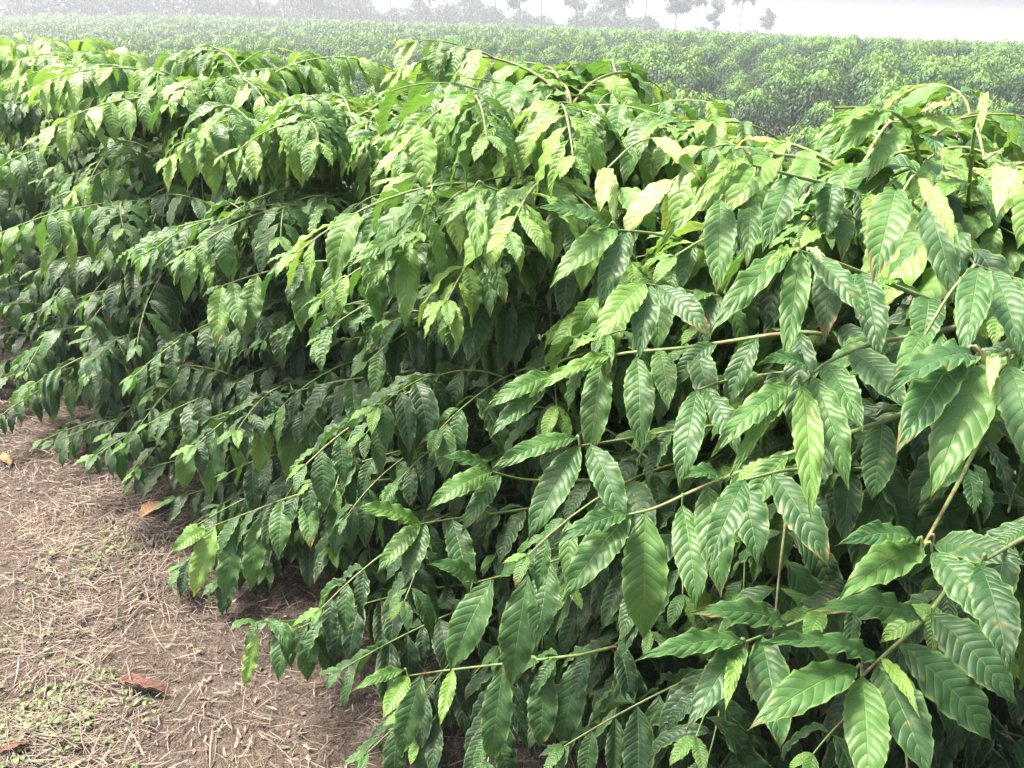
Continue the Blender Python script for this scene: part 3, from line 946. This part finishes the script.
# dark dead leaves added on the bright soil to stand in for hedge shade
lv = Leaves()
for _ in range(2600):
    n_ = NSTEM + np.clip(rng.normal(.05, .22), -.36, .8)
    p_ = rows(n_, rng.uniform(-1.6, 9))
    p_[2] = float(gz(p_[:1], p_[1:2])[0]) + rng.uniform(.004, .03)
    a_ = rng.uniform(0, 6.28)
    D_ = np.array([math.cos(a_), math.sin(a_), rng.uniform(-.1, .4)])
    l_ = rng.uniform(.05, .12)
    lv.add(p_, D_, np.cross(D_, (0, 0, 1.0)) + rng.normal(0, .3, 3), l_, l_ * rng.uniform(.25, .42), rng.uniform(.2, 1.2), float(rng.choice([0, .1, .2, .4], p=[.55, .3, .12, .03])), fold=rng.uniform(.2, 1.2), twist=rng.normal(0, .6))
o = link('shade_dead_leaves', lv.mesh('shade_dead_leaves', 8, 4, M_DEAD))
tag(o, 'dark brown dead leaves added to deepen the shade under the front row', 'dead leaves', kind='stuff')

# small weeds
cl = [on_ground(x, y) for (x, y) in ((50, 715), (20, 735), (70, 745), (95, 560), (120, 545), (60, 625), (15, 600), (15, 650), (130, 590))]
cr = [.16, .15, .12, .14, .12, .10, .14, .12, .08]
wx, wy = [], []
for c_, r_, m_ in zip(cl, cr, (110, 50, 60, 44, 30, 8, 24, 18, 8)):
    wx.append(c_[0] + rng.normal(0, r_ * .7, m_))
    wy.append(c_[1] + rng.normal(0, r_ * .7, m_))
wx, wy = np.concatenate(wx + [rng.uniform(-4, .3, 160)]), np.concatenate(wy + [rng.uniform(1, 6, 160)])
lv = Leaves()
for x_, y_ in zip(wx, wy):
    z_ = float(gz(np.array([x_]), np.array([y_]))[0])
    for _ in range(rng.integers(2, 5)):
        a_ = rng.uniform(0, 6.28)
        D_ = np.array([math.cos(a_), math.sin(a_), rng.uniform(.2, 1.2)])
        l_ = rng.uniform(.010, .034)
        lv.add((x_ + rng.normal(0, .008), y_ + rng.normal(0, .008), z_ + rng.uniform(.0, .02)), D_, np.cross(D_, (0, 0, 1)), l_, l_ * rng.uniform(.2, .6), 1.2,
               float(rng.uniform(.2, .9)))
o = link('weeds', lv.mesh('weeds', 4, 2, M_WEED))
tag(o, 'low pale green weeds sprouting through the straw of the path', 'weeds', kind='stuff')

# fallen leaves one can make out
FALL = [
    (118, 686, 170, 700, .27, .10, .8, 'crumpled reddish brown dead leaf lying on the straw'),
    (2, 762, 36, 752, .36, .22, .25, 'dark red brown dead leaf cut off by the bottom left corner'),
    (100, 462, 126, 452, .4, .60, .3, 'curled tan dead leaf below the dark hollow'),
    (82, 464, 102, 459, .5, .60, .2, 'small dull dead leaf touching the curled tan one'),
    (0, 450, 8, 460, .4, .6, .2, 'small pale dead leaf at the left edge of the path'),
    (250, 560, 262, 548, .5, .75, .3, 'small tan dead leaf under the low branch over the path'),
    (140, 520, 176, 500, .45, .48, .3, 'dull tan dead leaf under the tip of the middle low branch'),
]
for (x0, y0, x1, y1, wr, ti, fo, lab) in FALL:
    A, B = on_ground(x0, y0), on_ground(x1, y1)
    A[2] = float(gz(A[:1], A[1:2])[0]) + .012
    B[2] = float(gz(B[:1], B[1:2])[0]) + .022
    lv = Leaves()
    D_ = B - A
    ln = np.linalg.norm(D_)
    lv.add((0, 0, 0), D_ + np.array([0, 0, ln * .35]), np.cross(D_, (0, 0, 1)), ln * 1.05, ln * wr, .8, ti, fold=fo * 2.6, wave=.02, twist=.9)
    o = link('fallen_leaf', lv.mesh('fallen_leaf', 20, 6, M_DEAD))
    o.location = tuple(A)
    tag(o, lab, 'dead leaf', 'dead leaves lying on the path')


# ------------------------------------------------------------------ trees beyond the field
def tree(px, dist, height, crown, kind, label):
    d = ray(px, 20)
    d = d / math.hypot(d[0], d[1])
    base = np.array([d[0] * dist, d[1] * dist, 0])
    base[2] = ground_z(base[0], base[1])
    root = bpy.data.objects.new('tree', None)
    col.objects.link(root)
    root.location = tuple(base)
    tag(root, label, 'tree', 'trees along the far edge of the field')
    lean = rng.normal(0, .035, 2) * height
    top = np.array([lean[0], lean[1], height])
    tk = smooth_line([(0, 0, -.2), (lean[0] * .2 + rng.normal(0, .05), lean[1] * .2, height * .45), top * (1, 1, .95)], 12)
    items = [(tk, np.linspace(.16, .05, 12) * (height / 9))]
    lv = Leaves()
    nb = 11
    clumps = []
    for k in range(nb):
        f = rng.uniform(.52, .95)
        b = tk[int(f * 11)]
        az = k * 2.4 + rng.normal(0, .3)
        ln = crown * rng.uniform(.5, 1.05) * (1.15 - .55 * (f - .5) / .5)
        br = branch_curve(b, az, ln, R(rng.uniform(15, 60)), R(rng.uniform(10, 50)), 6)
        items.append((br, np.linspace(.05, .015, 7) * (height / 9)))
        clumps.append((br[-1], ln * .42))
        clumps.append((br[-3], ln * .30))
    clumps.append((top, crown * .4))
    if kind == 1:      # palm: fronds from the top
        items = items[:1]
        clumps = []
        for k in range(20):
            az = k * 2.4
            br = branch_curve(top * (1, 1, .95), az, max(crown, 2.0) * rng.uniform(.8, 1.05), R(rng.uniform(0, 75)), R(rng.uniform(70, 110)), 9)
            for m_ in range(1, 10):
                sd = np.cross(br[m_] - br[m_ - 1], (0, 0, 1.0))
                sd = sd / (np.linalg.norm(sd) + 1e-6)
                for sg in (-1, 1):
                    for q_ in range(2):
                        D_ = sd * sg + (br[m_] - br[m_ - 1]) * .6 + np.array([0, 0, -.5])
                        lv.add(br[m_] * (1 - q_ * .5) + br[m_ - 1] * q_ * .5, D_, np.cross(D_, (0, 0, 1.0)), crown * .42, .30, 1.2, float(rng.uniform(.1, .8)))
    for (cc, cr_) in clumps:
        for _ in range(66):
            p = cc + rng.normal(0, 1, 3) * cr_ * (.62, .62, .5)
            D_ = rng.normal(0, 1, 3) + (0, 0, -.3)
            l_ = rng.uniform(.45, .95) * height / 9
            lv.add(p, D_, np.cross(D_, (.1, 0, 1.0)), l_, l_ * .5, 1.0, float(rng.uniform(0, .9)))
    link('trunk', tubes_mesh('trunk', items, M_TRUNK, 6), root)
    link('crown', lv.mesh('crown', 2, 1, M_TREE), root)


# x in the picture, height, crown radius, kind
TREES = [(768, 5.2, 1.2, 0), (741, 7.4, 2.0, 0), (716, 7.0, 1.4, 0), (697, 6.8, 1.3, 0), (676, 8.6, 2.1, 0), (645, 8.8, 1.6, 0), (615, 9.2, 2.3, 0),
         (596, 7.6, 1.3, 0), (577, 9.6, 1.8, 0), (541, 9.4, 2.4, 1), (520, 8.6, 1.6, 0), (495, 9.2, 2.2, 0), (470, 9.8, 2.0, 1), (448, 9.0, 1.9, 0),
         (420, 9.9, 2.3, 0), (392, 9.2, 2.0, 0), (366, 10.2, 2.3, 1), (340, 9.6, 2.2, 0), (312, 10.0, 2.2, 0), (285, 9.4, 2.1, 0), (260, 10.4, 2.3, 0),
         (236, 10.0, 2.4, 1), (205, 10.4, 2.3, 0), (176, 10.0, 2.3, 0), (148, 10.6, 2.4, 0), (118, 10.2, 2.2, 0), (88, 10.6, 2.4, 0), (56, 10.2, 2.4, 0), (24, 10.6, 2.4, 0), (-6, 10.4, 2.4, 0)]
TREES = [(a, b * 1.2, c * 1.4, 1 if (k % 2 and k > 0) else d) for k, (a, b, c, d) in enumerate(TREES)]
for k, (px, h, cr_, kd) in enumerate(TREES):
    if k == 0:
        lab = 'small thin tree standing last at the right end of the skyline row'
    else:
        kindw = 'palm-like tree' if kd else 'slender hazy tree'
        nn = ORD[k] if k < 20 else ('twenty-' + ORD[k - 20])
        if k == 20:
            nn = 'twenty-first'
        if k >= 20:
            nn = 'twenty-' + ORD[k - 20] if k < 29 else 'thirtieth'
        lab = '%s on the skyline, %s from the right end of its row' % (kindw, nn)
    tree(px, rng.uniform(188, 196), h, cr_, kd, lab)

# the low wood behind them reads as one mass
P, LN, TI = [], [], []
nw = 75000
px = rng.uniform(-40, 775, nw)
dirs = np.array([ray(x, 20) for x in np.linspace(-60, 800, 200)])
dirs = dirs / np.hypot(dirs[:, 0], dirs[:, 1])[:, None]
dx = np.interp(px, np.linspace(-60, 800, 200), dirs[:, 0])
dy = np.interp(px, np.linspace(-60, 800, 200), dirs[:, 1])
dd = rng.uniform(205, 235, nw)
hmax = (5.0 + 1.2 * np.sin(px / 23.) + .9 * np.sin(px / 9.3 + 1) + .6 * np.sin(px / 4.1)) * np.interp(px, [-40, 400, 640, 775], [2.4, 1.35, .85, .3])
z = rng.random(nw) ** .8 * hmax
P = np.stack([dx * dd, dy * dd, z - .5], -1)
D = nrm(rng.normal(0, 1, (nw, 3)))
LN = rng.uniform(.6, 1.3, nw)
L = dict(P=P, D=D, W=np.cross(D, np.tile([.2, .1, 1.0], (nw, 1))), len=LN, wid=LN * .6, droop=np.ones(nw), tint=rng.uniform(0, .8, nw), fold=np.full(nw, .2),
         wave=np.zeros(nw), twist=np.zeros(nw), ph=np.zeros(nw))
v, q, t, uv = leaves_geo(L, 2, 1)
o = link('woods', build_mesh('woods', v, q, M_TREE, t))
tag(o, 'low hazy wood behind the row of skyline trees', 'woods', kind='stuff')

# ------------------------------------------------------------------ haze
HAZE = .0018
if HAZE:
    x0, x1, y0, y1, z0, z1 = -1520, 1520, -1520, 1520, -1.7, 14.0
    v = np.array([[x, y, z] for z in (z0, z1) for y in (y0, y1) for x in (x0, x1)])
    q = [[0, 2, 3, 1], [4, 5, 7, 6], [0, 1, 5, 4], [2, 6, 7, 3], [0, 4, 6, 2], [1, 3, 7, 5]]
    m, nt, out = new_mat('haze')
    qn = NT(nt)
    pv = qn.n('ShaderNodeVolumePrincipled', inp={'Color': (.83, .89, 1.0, 1), 'Density': HAZE, 'Anisotropy': .35})
    nt.links.new(pv.outputs[0], out.inputs['Volume'])
    o = link('haze', build_mesh('haze', v, q, m, smooth=False))
    tag(o, 'pale morning haze over the field', 'haze', kind='stuff')

# ------------------------------------------------------------------ light
SUN_EL, SUN_AZ = R(61), R(-77)        # azimuth from +Y (the view direction) towards +X
world = bpy.data.worlds.new('World')
scene.world = world
world.use_nodes = True
nt = world.node_tree
bg = nt.nodes['Background']
sky = nt.nodes.new('ShaderNodeTexSky')
sky.sky_type = 'NISHITA'
sky.sun_disc = False
sky.sun_elevation = SUN_EL
sky.sun_rotation = SUN_AZ
sky.dust_density = 10.0
sky.air_density = 1.0
sky.ozone_density = 1.0
nt.links.new(sky.outputs[0], bg.inputs[0])
bg.inputs[1].default_value = .15
sd = bpy.data.lights.new('sun', 'SUN')
sd.energy = 4.5
sd.angle = R(13)
sd.color = (1.0, .94, .83)
so = bpy.data.objects.new('sun', sd)
col.objects.link(so)
dirv = Vector((math.sin(SUN_AZ) * math.cos(SUN_EL), math.cos(SUN_AZ) * math.cos(SUN_EL), math.sin(SUN_EL)))
so.rotation_euler = dirv.to_track_quat('Z', 'Y').to_euler()
so.location = (0, 0, 30)

vs_ = scene.view_settings
vs_.view_transform = 'Standard'
vs_.look = 'None'
vs_.gamma = 1
vs_.exposure = 1.58
scene.cycles.max_bounces = 8
scene.cycles.transmission_bounces = 4
scene.cycles.transparent_max_bounces = 4
scene.cycles.volume_bounces = 1
